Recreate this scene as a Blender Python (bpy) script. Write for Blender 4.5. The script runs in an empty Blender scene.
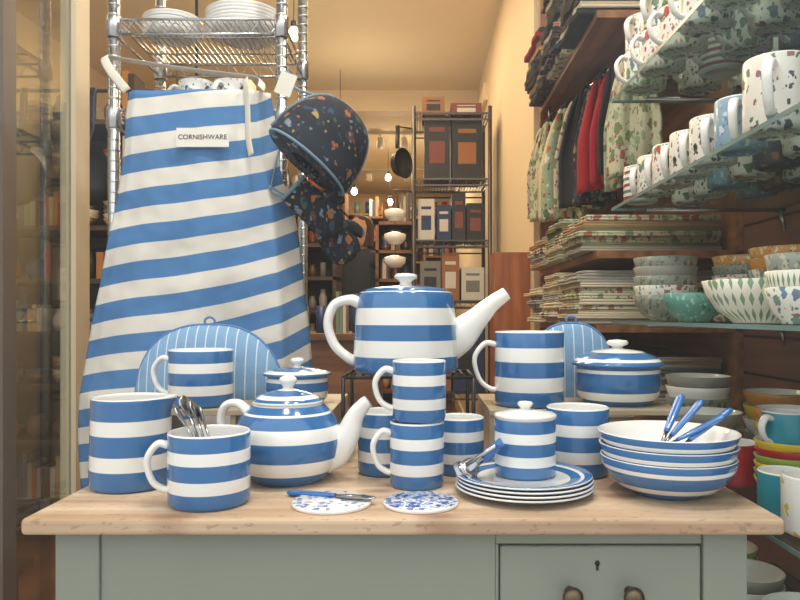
import bpy, math, random
from mathutils import Vector, Matrix
R = random.Random(7)
sc = bpy.context.scene
try:
    sc.view_settings.view_transform = 'Standard'
except Exception: pass

# ---------------------------------------------------------------- materials
def lin(c):
    o = []
    for v in c[:3]:
        v = v/255.0
        o.append(v/12.92 if v <= 0.04045 else ((v+0.055)/1.055)**2.4)
    return (o[0], o[1], o[2], 1)
def newmat(name):
    m = bpy.data.materials.new(name); m.use_nodes = True
    nt = m.node_tree
    return m, nt, nt.nodes['Principled BSDF']
def setp(b, rough=.5, metal=0, coat=0):
    b.inputs['Roughness'].default_value = rough
    b.inputs['Metallic'].default_value = metal
    if coat:
        b.inputs['Coat Weight'].default_value = coat; b.inputs['Coat Roughness'].default_value = .03
def mixcol(nt, fac, a, b):
    n = nt.nodes.new('ShaderNodeMix'); n.data_type = 'RGBA'
    if isinstance(fac, (int, float)): n.inputs[0].default_value = fac
    else: nt.links.new(fac, n.inputs[0])
    for v, i in ((a, 6), (b, 7)):
        if isinstance(v, tuple): n.inputs[i].default_value = v
        else: nt.links.new(v, n.inputs[i])
    return n.outputs[2]
def M(op, nt, a, b=None):
    n = nt.nodes.new('ShaderNodeMath'); n.operation = op
    for v, i in ((a, 0), (b, 1)):
        if v is None: continue
        if isinstance(v, (int, float)): n.inputs[i].default_value = v
        else: nt.links.new(v, n.inputs[i])
    return n.outputs[0]
def coord(nt, kind='Object', scale=(1, 1, 1)):
    t = nt.nodes.new('ShaderNodeTexCoord'); mp = nt.nodes.new('ShaderNodeMapping')
    mp.inputs['Scale'].default_value = scale
    nt.links.new(t.outputs[kind], mp.inputs[0]); return mp.outputs[0]
def noise(nt, vec, scale, detail=3):
    n = nt.nodes.new('ShaderNodeTexNoise'); n.inputs['Scale'].default_value = scale
    n.inputs['Detail'].default_value = detail
    nt.links.new(vec, n.inputs['Vector']); return n.outputs['Fac']
def bump(nt, b, h, strength=.2, dist=.002):
    n = nt.nodes.new('ShaderNodeBump'); n.inputs['Strength'].default_value = strength
    n.inputs['Distance'].default_value = dist
    nt.links.new(h, n.inputs['Height']); nt.links.new(n.outputs[0], b.inputs['Normal'])
_cache = {}
def plain(name, col, rough=.5, metal=0, var=.12, scale=30, coat=0, bmp=0):
    if name in _cache: return _cache[name]
    m, nt, b = newmat(name); setp(b, rough, metal, coat)
    c = lin(col); d = tuple(max(0, x*(1-var)) for x in c[:3])+(1,)
    f = noise(nt, coord(nt), scale)
    nt.links.new(mixcol(nt, f, d, c), b.inputs['Base Color'])
    if bmp: bump(nt, b, f, bmp)
    _cache[name] = m
    return m
def emis(name, col, s):
    m, nt, b = newmat(name)
    b.inputs['Emission Color'].default_value = lin(col); b.inputs['Emission Strength'].default_value = s
    b.inputs['Base Color'].default_value = lin(col); return m
BLUE = (52, 112, 170); WHITE = (240, 237, 230)
def ramp_const(nt, fac, stops):
    r = nt.nodes.new('ShaderNodeValToRGB'); r.color_ramp.interpolation = 'CONSTANT'
    e = r.color_ramp.elements
    e[0].position = 0; e[0].color = stops[0][1]
    e[1].position = max(.0001, stops[1][0]); e[1].color = stops[1][1]
    for p, c in stops[2:]:
        x = e.new(min(1, p)); x.color = c
    nt.links.new(fac, r.inputs[0]); return r.outputs[0]
def stripe_z(name, H, edges, start_blue=True, blue=BLUE):
    """glaze bands along object Z, edges in metres"""
    m, nt, b = newmat(name); setp(b, .16, 0, .5)
    t = nt.nodes.new('ShaderNodeTexCoord'); s = nt.nodes.new('ShaderNodeSeparateXYZ')
    nt.links.new(t.outputs['Object'], s.inputs[0])
    f = M('DIVIDE', nt, s.outputs[2], H)
    n = noise(nt, t.outputs['Object'], 25)
    lb = lin(blue); db = tuple(x*.84 for x in lb[:3])+(1,)
    W = lin(WHITE)
    on = 1 if start_blue else 0
    cols = [(0, (on, on, on, 1))]
    for e in edges:
        on = 1-on; cols.append((e/H, (on, on, on, 1)))
    if len(cols) < 2: cols.append((.999, cols[0][1]))
    r = ramp_const(nt, f, cols)
    c = mixcol(nt, r, W, mixcol(nt, n, db, lb))
    nt.links.new(c, b.inputs['Base Color'])
    bump(nt, b, r, .35, .0006)
    return m
def bands(h, n=3, blue_frac=.56):
    per = (h-.0015)/(n-1+blue_frac)
    e = []
    for i in range(n):
        e.append(i*per+per*blue_frac); e.append((i+1)*per)
    return e[:-1]
def floral(name, base, cols, scale=60, thr=.33, rough=.3, coat=.2, second=True):
    if name in _cache: return _cache[name]
    m, nt, b = newmat(name); setp(b, rough, 0, coat)
    co = coord(nt)
    def layer(sc_, th, off):
        v = nt.nodes.new('ShaderNodeTexVoronoi'); v.inputs['Scale'].default_value = sc_
        w = nt.nodes.new('ShaderNodeTexNoise'); w.inputs['Scale'].default_value = sc_*1.4
        nt.links.new(co, w.inputs['Vector'])
        add = nt.nodes.new('ShaderNodeVectorMath'); add.operation = 'MULTIPLY_ADD'
        nt.links.new(w.outputs['Color'], add.inputs[0]); add.inputs[1].default_value = (1.1/sc_, .8/sc_, 1.1/sc_)
        nt.links.new(co, add.inputs[2])
        mp = nt.nodes.new('ShaderNodeMapping'); mp.inputs['Rotation'].default_value = (off, off*.7, off*1.3); mp.inputs['Scale'].default_value = (1, 1, .62)
        nt.links.new(add.outputs[0], mp.inputs[0]); nt.links.new(mp.outputs[0], v.inputs['Vector'])
        mask = M('LESS_THAN', nt, v.outputs['Distance'], th)
        s = nt.nodes.new('ShaderNodeSeparateColor'); nt.links.new(v.outputs['Color'], s.inputs[0])
        k = len(cols); stops = [(i/k, lin(c)) for i, c in enumerate(cols)]
        if k == 1: stops.append((.99, lin(cols[0])))
        return mask, ramp_const(nt, s.outputs[0], stops)
    m1, c1 = layer(scale, thr, .4)
    out = mixcol(nt, m1, lin(base), c1)
    if second:
        m2, c2 = layer(scale*2.1, thr*.8, 1.3)
        out = mixcol(nt, m2, out, c2)
    nt.links.new(out, b.inputs['Base Color'])
    _cache[name] = m
    return m
def wood(name, c1, c2, axis='x', scale=1.0, rough=.5, knots=0):
    m, nt, b = newmat(name); setp(b, rough)
    st = {'x': (1.5, 22, 22), 'y': (22, 1.5, 22), 'z': (22, 22, 1.5)}[axis]
    co = coord(nt, 'Object', tuple(s*scale for s in st))
    n = noise(nt, co, 1.6, 6)
    co2 = coord(nt, 'Object', (5*scale, 9*scale, 9*scale)); n2 = noise(nt, co2, 1.0, 4)
    r = nt.nodes.new('ShaderNodeValToRGB'); r.color_ramp.elements[0].position = .35; r.color_ramp.elements[1].position = .68
    nt.links.new(n, r.inputs[0])
    c = mixcol(nt, r.outputs[0], lin(c1), lin(c2))
    r2 = nt.nodes.new('ShaderNodeValToRGB'); r2.color_ramp.elements[0].position = .5; r2.color_ramp.elements[1].position = .8
    nt.links.new(n2, r2.inputs[0])
    f = M('MULTIPLY', nt, r2.outputs[0], .5)
    c = mixcol(nt, f, c, tuple(x*.45 for x in lin(c1)[:3])+(1,))
    if knots:
        v = nt.nodes.new('ShaderNodeTexVoronoi'); v.inputs['Scale'].default_value = 1
        nt.links.new(coord(nt, 'Object', (7, 14, 2)), v.inputs['Vector'])
        r3 = nt.nodes.new('ShaderNodeValToRGB'); r3.color_ramp.elements[0].position = .06; r3.color_ramp.elements[0].color = (1, 1, 1, 1)
        r3.color_ramp.elements[1].position = .24; r3.color_ramp.elements[1].color = (0, 0, 0, 1)
        nt.links.new(v.outputs['Distance'], r3.inputs[0])
        c = mixcol(nt, M('MULTIPLY', nt, r3.outputs[0], .75), c, lin((120, 72, 40)))
        sp = noise(nt, coord(nt, 'Object', (30, 60, 60)), 3, 2)
        c = mixcol(nt, M('MULTIPLY', nt, M('GREATER_THAN', nt, sp, .64), .35), c, lin((110, 78, 54)))
    nt.links.new(c, b.inputs['Base Color']); bump(nt, b, n, .2, .001)
    return m

ceramic = plain('white_glaze', WHITE, .16, 0, .03, 30, .5)
steel = plain('steel', (170, 170, 172), .22, 1, .1)
chrome = plain('chrome', (200, 200, 200), .25, 1, .1)
bluehandle = plain('blue_plastic', (48, 110, 180), .2, 0, .1, 30, .4)
black = plain('black_paint', (26, 25, 26), .5)
cream = plain('cream_paint', (226, 206, 172), .6, 0, .05, 4)
brass = plain('antique_brass', (120, 105, 80), .35, 1, .3)
def glassmat(name, tint, gl=.13):
    m = bpy.data.materials.new(name); m.use_nodes = True; nt = m.node_tree
    nt.nodes.clear()
    o = nt.nodes.new('ShaderNodeOutputMaterial'); t = nt.nodes.new('ShaderNodeBsdfTransparent')
    g = nt.nodes.new('ShaderNodeBsdfGlossy'); mx = nt.nodes.new('ShaderNodeMixShader')
    t.inputs[0].default_value = tint; g.inputs['Roughness'].default_value = .03
    g.inputs[0].default_value = (.85, .9, .88, 1)
    mx.inputs[0].default_value = gl
    nt.links.new(t.outputs[0], mx.inputs[1]); nt.links.new(g.outputs[0], mx.inputs[2]); nt.links.new(mx.outputs[0], o.inputs[0])
    return m
glass = glassmat('shelf_glass', (.80, .86, .84, 1), .08)
paneglass = glassmat('window_glass', (.985, .99, .985, 1), .014)
sideglass = glassmat('side_window_glass', (.82, .84, .82, 1), .2)
glassedge = plain('glass_edge', (105, 130, 125), .2)

# ---------------------------------------------------------------- mesh builder
def catmull(pts, n=8):
    P = [Vector(p) for p in pts]; out = []
    for i in range(len(P)-1):
        p0 = P[i-1] if i > 0 else P[i]*2-P[i+1]; p1 = P[i]; p2 = P[i+1]
        p3 = P[i+2] if i+2 < len(P) else P[i+1]*2-P[i]
        for k in range(n):
            t = k/n
            out.append(.5*((2*p1)+(-p0+p2)*t+(2*p0-5*p1+4*p2-p3)*t*t+(-p0+3*p1-3*p2+p3)*t**3))
    out.append(P[-1]); return out
class B:
    def __init__(s): s.v = []; s.f = []; s.m = []; s.sm = []
    def add(s, vs, fs, m=0, smooth=True):
        o = len(s.v); s.v += [tuple(v) for v in vs]
        for f in fs:
            s.f.append(tuple(i+o for i in f)); s.m.append(m); s.sm.append(smooth)
    def lathe(s, prof, m=0, c=(0, 0, 0), seg=48, sx=1, sy=1, mats=None, warp=None, rot=None):
        vs = []; fs = []; ms = []
        idx = []
        for (r, z) in prof:
            if r < 1e-6:
                idx.append([len(vs)]*seg); vs.append(Vector((0, 0, z)))
            else:
                row = []
                for k in range(seg):
                    a = 2*math.pi*k/seg; rr = r
                    p = Vector((rr*math.cos(a)*sx, rr*math.sin(a)*sy, z))
                    if warp: p = warp(p, a, r, z)
                    row.append(len(vs)); vs.append(p)
                idx.append(row)
        for i in range(len(prof)-1):
            mm = mats[i] if mats else m
            for k in range(seg):
                k2 = (k+1) % seg
                q = [idx[i][k], idx[i][k2], idx[i+1][k2], idx[i+1][k]]
                u = []
                for x in q:
                    if x not in u: u.append(x)
                if len(u) > 2: fs.append(u); ms.append(mm)
        cc = Vector(c)
        if rot: vs = [rot @ v for v in vs]
        o = len(s.v); s.v += [tuple(v+cc) for v in vs]
        for f, mm in zip(fs, ms):
            s.f.append(tuple(i+o for i in f)); s.m.append(mm); s.sm.append(True)
    def tube(s, pts, rad, m=0, seg=10, n=6, up=(0, 0, 1), smooth_path=True):
        path = catmull(pts, n) if smooth_path and len(pts) > 2 else [Vector(p) for p in pts]
        L = len(path); K = len(rad) if isinstance(rad, list) else 0
        def rr(i):
            if not K: r = rad
            else:
                t = i/(L-1)*(K-1); a = int(min(t, K-2)) if K > 1 else 0; f = t-a
                p, q = rad[a], rad[min(a+1, K-1)]
                if isinstance(p, tuple): r = (p[0]*(1-f)+q[0]*f, p[1]*(1-f)+q[1]*f)
                else: r = p*(1-f)+q*f
            return r if isinstance(r, tuple) else (r, r)
        N = Vector(up); vs = []; fs = []
        for i, p in enumerate(path):
            T = (path[min(i+1, L-1)]-path[max(i-1, 0)]).normalized()
            N = N-T*N.dot(T)
            if N.length < 1e-4: N = T.orthogonal()
            N.normalize(); Bn = T.cross(N); a, b = rr(i)
            for k in range(seg):
                t = 2*math.pi*k/seg
                vs.append(p+N*a*math.cos(t)+Bn*b*math.sin(t))
        for i in range(L-1):
            for k in range(seg):
                k2 = (k+1) % seg
                fs.append((i*seg+k, i*seg+k2, (i+1)*seg+k2, (i+1)*seg+k))
        fs.append(tuple(range(seg-1, -1, -1))); fs.append(tuple((L-1)*seg+k for k in range(seg)))
        s.add(vs, fs, m)
    def box(s, x0, x1, y0, y1, z0, z1, m=0):
        vs = [(x, y, z) for z in (z0, z1) for y in (y0, y1) for x in (x0, x1)]
        fs = [(0, 2, 3, 1), (4, 5, 7, 6), (0, 1, 5, 4), (2, 6, 7, 3), (0, 4, 6, 2), (1, 3, 7, 5)]
        s.add(vs, fs, m, False)
    def obj(s, name, mats, loc=(0, 0, 0), rz=0, bevel=0, parent=None, solid=0):
        me = bpy.data.meshes.new(name); me.from_pydata(s.v, [], s.f)
        for mt in mats: me.materials.append(mt)
        me.polygons.foreach_set('material_index', s.m); me.polygons.foreach_set('use_smooth', s.sm)
        import bmesh
        bm = bmesh.new(); bm.from_mesh(me); bmesh.ops.recalc_face_normals(bm, faces=bm.faces); bm.to_mesh(me); bm.free()
        me.update()
        o = bpy.data.objects.new(name, me); sc.collection.objects.link(o)
        o.location = loc; o.rotation_euler = (0, 0, rz)
        if solid:
            md = o.modifiers.new('thick', 'SOLIDIFY'); md.thickness = solid; md.offset = 0
        if bevel:
            md = o.modifiers.new('bev', 'BEVEL'); md.width = bevel; md.segments = 3; md.limit_method = 'ANGLE'
        if parent: o.parent = parent
        return o

def mug_geo(b, r, h, t=.003, hang=math.pi, seg=48, handle=True, c=(0, 0, 0), hs=1.0, hz=(.22, .82), mo=0, mi=1, foot=.93):
    prof = [(0, .0015), (r*foot-.003, .0015), (r*foot-.002, 0), (r*foot, 0), (r-.0012, .003), (r, .007), (r, h*.5), (r, h-.002), (r-.0006, h-.0006), (r-t*.5, h), (r-t+.0005, h-.0007), (r-t, h-.003), (r-t, h*.5), (r-t, .012), (r-t-.004, .0065), (r*.7, .005), (0, .005)]
    ms = [mo]*7+[mi]*(len(prof)-8)
    b.lathe(prof, 0, c, seg, mats=ms)
    if handle:
        w = .024*hs*(h/.083); z1 = h*hz[0]; z2 = h*hz[1]; d = Vector((math.cos(hang), math.sin(hang), 0)); C = Vector(c)
        P = lambda k, z: C+d*(r-.0015+k)+Vector((0, 0, z))
        pts = [P(0, z2), P(w*.5, z2+.002), P(w*.95, z2-(z2-z1)*.22), P(w*.98, (z1+z2)/2), P(w*.72, z1+(z2-z1)*.18), P(w*.3, z1+.001), P(0, z1-.001)]
        side = d.cross(Vector((0, 0, 1)))
        b.tube(pts, [(.0085, .0045), (.0065, .004), (.006, .0038), (.006, .0038), (.007, .0042)], mi, 12, 7, up=side)
def mug(name, x, y, z, r, h, hang=math.pi, n=3, bf=.56, **k):
    b = B(); mug_geo(b, r, h, hang=hang, **k)
    return b.obj(name, [stripe_z('banded_glaze', h, bands(h, n, bf)), ceramic], (x, y, z))

T = 0.75      # table top height
# ---------------------------------------------------------------- table
def build_table():
    top = wood('scrubbed_pine', (180, 146, 114), (214, 188, 158), 'x', 1.0, .5, 1)
    paint = plain('sage_paint', (140, 144, 130), .5, 0, .14, 9, 0, .06)
    dark = plain('keyhole', (15, 14, 12), .6)
    root = bpy.data.objects.new('drawer_table', None); sc.collection.objects.link(root)
    b = B(); b.box(-.424, .388, .741, 1.24, T-.018, T)
    b.obj('table_top', [top], bevel=.005, parent=root)
    b = B(); x0, x1, y0, y1 = -.399, .358, .765, 1.22; zt = T-.018
    for lx in (x0, x1-.048):
        for ly in (y0, y1-.048): b.box(lx, lx+.048, ly, ly+.048, 0, zt)
    b.box(x0+.048, .083, y0+.004, y0+.022, .56, zt)
    b.box(.083, x1-.048, y0+.004, y0+.022, .7145, zt); b.box(.083, x1-.048, y0+.004, y0+.022, .56, .60)
    b.box(.083, .0865, y0+.004, y0+.022, .60, .7145)
    b.box(x0+.048, x1-.048, y1-.03, y1-.01, .56, zt)
    b.box(x0+.01, x0+.03, y0+.048, y1-.048, .56, zt); b.box(x1-.03, x1-.01, y0+.048, y1-.048, .56, zt)
    b.obj('frame', [paint], bevel=.002, parent=root)
    b = B(); b.box(.088, .3085, y0+.003, y0+.022, .602, .7125)
    b.obj('drawer_front', [paint], bevel=.003, parent=root)
    b = B()
    rot = Matrix.Rotation(math.radians(90), 4, 'X')
    for kx in (.164, .2295):
        b.lathe([(0, -.002), (.006, -.002), (.005, .008), (.009, .012), (.0115, .017), (.010, .022), (.005, .025), (0, .0255)], 0, (kx, y0+.002, .663), 24, rot=rot)
    b.obj('knobs', [brass], parent=root)
    b = B(); b.lathe([(0, 0), (.0028, 0), (.0028, .001), (0, .001)], 0, (.1945, y0+.003, .694), 16, rot=rot)
    b.box(.1933, .1957, y0+.002, y0+.004, .686, .693)
    b.obj('keyhole', [dark], parent=root)
build_table()

# ---------------------------------------------------------------- risers & stand
RZ = .83
rw = plain('riser_wood_white', (176, 158, 130), .4)
def riser(x0, x1):
    b = B(); b.box(x0, x1, 1.005, 1.215, RZ-.008, RZ)
    for xx in (x0, (x0+x1)/2-.004, x1-.008): b.box(xx, xx+.008, 1.01, 1.21, T, RZ-.008)
    b.obj('display_riser', [rw], bevel=.001)
riser(-.415, -.125); riser(.10, .378)
b = B()
dk = plain('dark_iron', (60, 52, 46), .4, .8)
for x in (-.112, .078):
    for y in (1.02, 1.15): b.tube([(x, y, T), (x, y, .875)], .003, 0, 8)
for z in (.79, .875):
    b.tube([(-.112, 1.02, z), (.078, 1.02, z)], .0025, 0, 8); b.tube([(-.112, 1.15, z), (.078, 1.15, z)], .0025, 0, 8)
    for x in (-.112, .078): b.tube([(x, 1.02, z), (x, 1.15, z)], .0025, 0, 8)
for i in range(15):
    x = -.112+.19*i/14; b.tube([(x, 1.02, .8765), (x, 1.15, .8765)], .0015, 0, 6)
b.obj('wire_stand', [dk])

# ---------------------------------------------------------------- blue & white ware
mug('mug', -.243, .808, T, .0462, .083, hang=math.radians(195), hs=.95)
mug('mug', -.004, .89, T, .0345, .082, hang=math.radians(185), hs=.95)
mug('mug', -.001, .89, T+.0822, .034, .077, hang=math.radians(182), hs=1.05)
mug('mug', -.047, .965, T, .0385, .085, hang=math.radians(120))
mug('mug', .054, .965, T, .034, .077, hang=math.radians(60))
mug('mug', .215, .956, T, .042, .092, hang=math.radians(60))
mug('mug', -.331, 1.058, RZ, .0475, .085, hang=math.radians(182))
mug('mug', .166, 1.064, RZ, .0525, .112, hang=math.radians(183), bf=.52)

def jug():
    b = B(); r = .050; h = .113
    def warp(p, a, rr, z):
        a = (a+math.pi) % (2*math.pi)-math.pi
        k = math.exp(-(a/.38)**2)*max(0, (z-h*.78)/(h*.22))**1.6
        return p+Vector((.013*k, 0, .003*k))
    zs = [.007, .03, .06, .085, .092, .098, .104, .109, h-.001]
    rad = lambda z: r*(1-.05*z/h)
    prof = [(0, .0015), (r*.92, .0015), (r*.94, 0), (r-.001, .003)]+[(rad(z), z) for z in zs]+[(rad(h)-.0018, h)]+[(rad(z)-.0035, z) for z in reversed(zs)]+[(0, .006)]
    n1 = 3+len(zs)
    b.lathe(prof, 0, mats=[0]*n1+[1]*(len(prof)-1-n1), warp=warp, seg=64)
    d = Vector((math.cos(2.3), math.sin(2.3), 0)); P = lambda k, z: d*(r-.003+k)+Vector((0, 0, z))
    b.tube([P(0, .095), P(.02, .098), P(.031, .075), P(.028, .05), P(.012, .028), P(0, .024)], [(.008, .0045), (.006, .004), (.006, .004), (.007, .004)], 1, 12, 7, up=d.cross(Vector((0, 0, 1))))
    b.obj('milk_jug', [stripe_z('banded_glaze', h, bands(h, 3, .58)), ceramic], (-.367, .89, T))
jug()

def teapot_round():
    b = B()
    prof = [(0, .002), (.042, .002), (.044, 0), (.047, .001), (.055, .010), (.0635, .022), (.0690, .036), (.0710, .050), (.0692, .066), (.0625, .082), (.052, .094), (.0455, .099), (.0450, .0995), (.045, .1015), (.0465, .102), (.0445, .105), (.037, .1105), (.024, .1155), (.012, .118), (.0075, .1195), (.0065, .122), (.010, .126), (.012, .130), (.0105, .134), (.006, .1365), (0, .1372)]
    b.lathe(prof, 0, mats=[0]*18+[1]*7, seg=64)
    b.tube([(.046, 0, .034), (.064, 0, .042), (.080, 0, .061), (.089, 0, .083), (.100, 0, .098), (.107, 0, .104)], [(.027, .019), (.0235, .016), (.0165, .012), (.0120, .009), (.0095, .008), (.0085, .0074)], 1, 20, 8, up=(0, 0, 1))
    b.tube([(-.054, 0, .088), (-.068, 0, .099), (-.085, 0, .096), (-.092, 0, .078), (-.086, 0, .056), (-.064, 0, .041)], [(.010, .0065), (.008, .0055), (.0078, .0052), (.0078, .0052), (.009, .006)], 1, 14, 8, up=(0, 1, 0))
    mt = stripe_z('banded_glaze', .14, [.014, .032, .056, .073, .088, .0905, .0985, .104, .1075, .112, .1175])
    b.obj('teapot', [mt, ceramic], (-.174, .923, T), rz=math.radians(-6))
teapot_round()
def teapot_large():
    b = B()
    prof = [(0, .002), (.072, .002), (.074, 0), (.0785, .003), (.0805, .010), (.0800, .03), (.0765, .09), (.0725, .118), (.070, .1225), (.064, .1245), (.0635, .126), (.062, .1275), (.040, .131), (.014, .1325), (.0095, .1345), (.009, .139), (.013, .142), (.0175, .1445), (.018, .148), (.014, .151), (0, .1525)]
    b.lathe(prof, 0, mats=[0]*13+[1]*7, seg=64)
    b.tube([(.058, 0, .044), (.084, 0, .058), (.108, 0, .080), (.132, 0, .104), (.156, 0, .1215)], [(.034, .022), (.0275, .018), (.0185, .013), (.013, .010), (.0105, .0092)], 1, 20, 8)
    b.tube([(-.070, 0, .106), (-.086, 0, .111), (-.109, 0, .103), (-.1185, 0, .075), (-.109, 0, .043), (-.088, 0, .023), (-.075, 0, .017)], [(.015, .0095), (.0115, .0078), (.011, .0074), (.011, .0074), (.013, .0085)], 1, 14, 8, up=(0, 1, 0))
    mt = stripe_z('banded_glaze', .155, [.026, .050, .073, .098, .1215, .1225, .1318])
    b.obj('teapot', [mt, ceramic], (-.022, 1.075, .8785), rz=math.radians(3))
teapot_large()

def lidded(name, x, y, z, R0, hb, hl, kn, edges, foot=.72):
    b = B()
    prof = [(0, .002), (R0*foot-.004, .002), (R0*foot-.002, 0), (R0*foot, .001), (R0*.86, hb*.22), (R0*.91, hb*.5), (R0*.9, hb*.82), (R0*.88, hb-.002), (R0*.99, hb), (R0, hb+.0015), (R0*.97, hb+.004), (R0*.80, hb+hl*.55), (R0*.5, hb+hl*.88), (R0*.2, hb+hl)]
    zz = hb+hl
    k = [(kn*.5, zz+.001), (kn*.5, zz+.004), (kn*.9, zz+.007), (kn, zz+.010), (kn*.8, zz+.0135), (0, zz+.015)]
    b.lathe(prof+k, 0, mats=[0]*(len(prof)-1)+[1]*len(k), seg=56)
    b.obj(name, [stripe_z('banded_glaze', zz+.02, edges), ceramic], (x, y, z))
lidded('lidded_casserole', .306, 1.085, RZ, .071, .060, .024, .017, [.008, .020, .0485, .054, .066, .070, .079])
lidded('sugar_bowl', -.190, 1.085, RZ, .053, .044, .012, .011, [.01, .02, .034, .040, .0475, .051])

def canister():
    b = B(); r = .038; h = .072
    prof = [(0, .001), (r-.003, .001), (r-.002, 0), (r, .004), (r, h*.5), (r, h-.003), (r-.001, h-.001), (r-.002, h), (r+.0005, h+.0005), (r+.0005, h+.0035), (r-.002, h+.005), (r*.5, h+.008), (.008, h+.009), (.006, h+.011), (.0085, h+.014), (.010, h+.0165), (.008, h+.019), (0, h+.020)]
    b.lathe(prof, 0, mats=[0]*8+[1]*9, seg=56)
    b.obj('storage_canister', [stripe_z('banded_glaze', h, bands(h, 3, .55)), ceramic], (.131, .872, T+.0175))
canister()
def plates():
    for i in range(4):
        b = B(); r = .084-.0005*i
        prof = [(0, .0025), (.046, .0025), (.048, 0), (.051, 0), (.053, .002), (.070, .0052), (r-.001, .0085), (r, .0098), (r-.0012, .0108), (.070, .0082), (.054, .0052), (.050, .0042), (0, .004)]
        b.lathe(prof, 0, seg=72)
        m, nt, bs = newmat('plate_glaze'); setp(bs, .14, 0, .6)
        t = nt.nodes.new('ShaderNodeTexCoord'); s = nt.nodes.new('ShaderNodeSeparateXYZ'); nt.links.new(t.outputs['Object'], s.inputs[0])
        d = M('SQRT', nt, M('ADD', nt, M('MULTIPLY', nt, s.outputs[0], s.outputs[0]), M('MULTIPLY', nt, s.outputs[1], s.outputs[1])))
        f = M('DIVIDE', nt, d, .1); W = lin(WHITE); L = lin(BLUE)
        nt.links.new(ramp_const(nt, f, [(0, W), (.56, L), (.68, W), (.73, L), (.815, W)]), bs.inputs['Base Color'])
        b.obj('side_plate', [m], (.127+R.uniform(-.001, .001), .855+R.uniform(-.001, .001), T+.0045*i))
plates()
def bowls():
    for i in range(3):
        b = B(); r = .0775+.0015*i; h = .046
        prof = [(0, .003), (.034, .003), (.036, 0), (.040, 0), (.042, .003), (.058, .010), (.069, .022), (.0755, .034), (r, h-.001), (r-.001, h), (r-.003, h-.001), (.0725, .034), (.066, .023), (.055, .013), (.038, .007), (0, .006)]
        prof = [(p[0]*1.03, p[1]) for p in prof]
        b.lathe(prof, 0, mats=[0]*8+[1]*(len(prof)-9), seg=72)
        b.obj('cereal_bowl', [stripe_z('banded_glaze', h, [.010, .016, .0315, .0365]), ceramic], (.302, .855, T+.0148*i))
bowls()

def coaster(x, y, r, mt):
    b = B(); b.lathe([(0, 0), (r-.001, 0), (r, .001), (r, .0035), (r-.001, .0045), (0, .0045)], 0, mats=[1, 1, 1, 1, 0], seg=56)
    b.obj('coaster', [mt, ceramic], (x, y, T))
coaster(-.101, .800, .0455, floral('coaster_spots', (232, 230, 226), [(90, 118, 172), (130, 155, 195), (195, 160, 155), (80, 115, 170)], 110, .42, second=False))
coaster(.001, .800, .043, floral('coaster_floral', (218, 222, 230), [(40, 62, 135), (62, 90, 160), (82, 112, 172)], 110, .46))

def cutlery(name, p0, p1, head='spoon', up=(0, 0, 1), hl=.55, mats=None):
    p0 = Vector(p0); p1 = Vector(p1); b = B()
    a = p0.lerp(p1, hl); c = p0.lerp(p1, .78)
    b.tube([p0, p0.lerp(a, .1), p0.lerp(a, .6), a], [(.002, .003), (.0032, .0062), (.003, .0058), (.0025, .0038)], 0, 12, 6, up=up)
    b.tube([a, c], [(.0018, .0028), (.0014, .0022)], 1, 8, smooth_path=False, up=up)
    if head == 'spoon': rr = [(.0014, .002), (.0025, .009), (.003, .012), (.0022, .009), (.001, .002)]
    elif head == 'knife': rr = [(.0012, .005), (.0011, .0085), (.001, .009), (.001, .0075), (.0007, .001)]
    else: rr = [(.0014, .003), (.002, .009), (.0018, .0105), (.0016, .0105), (.0014, .0105)]
    s = c if head != 'knife' else p0.lerp(p1, .57)
    b.tube([s, s.lerp(p1, .3), s.lerp(p1, .6), s.lerp(p1, .85), p1], rr, 1, 12, 5, up=up)
    return b.obj(name, mats or [bluehandle, steel])
cutlery('table_knife', (-.158, .838, T+.004), (-.050, .795, T+.0085), 'knife')
for i, (dx, dy, tz) in enumerate([(-.030, .012, .122), (-.024, .022, .116), (-.034, -.002, .112), (-.018, .026, .108)]):
    cutlery('teaspoon', (-.232+.004*i, .806, T+.009), (-.243+dx*1.18, .808+dy, T+tz), 'spoon', up=(1, .25*i-.3, .2), hl=.5)
for i, k in enumerate(['fork', 'knife', 'spoon', 'fork', 'knife']):
    cutlery('table_'+k, (.098-.003*i, .832+.009*i, T+.066-.006*i), (.043+.003*i, .838-.003*i+.006, T+.0275), k, up=(.4, -.6, .8), hl=.4 if i % 2 else .12)
for i, (hx, hy, hz) in enumerate([(.385, .866, .100), (.338, .905, .113), (.356, .885, .108), (.370, .850, .094)]):
    cutlery('serving_spoon', (hx, hy, T+hz), (.287-.004*i, .835+.006*i, T+.0415+.003*(i % 2)), 'spoon', hl=.6)

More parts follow.
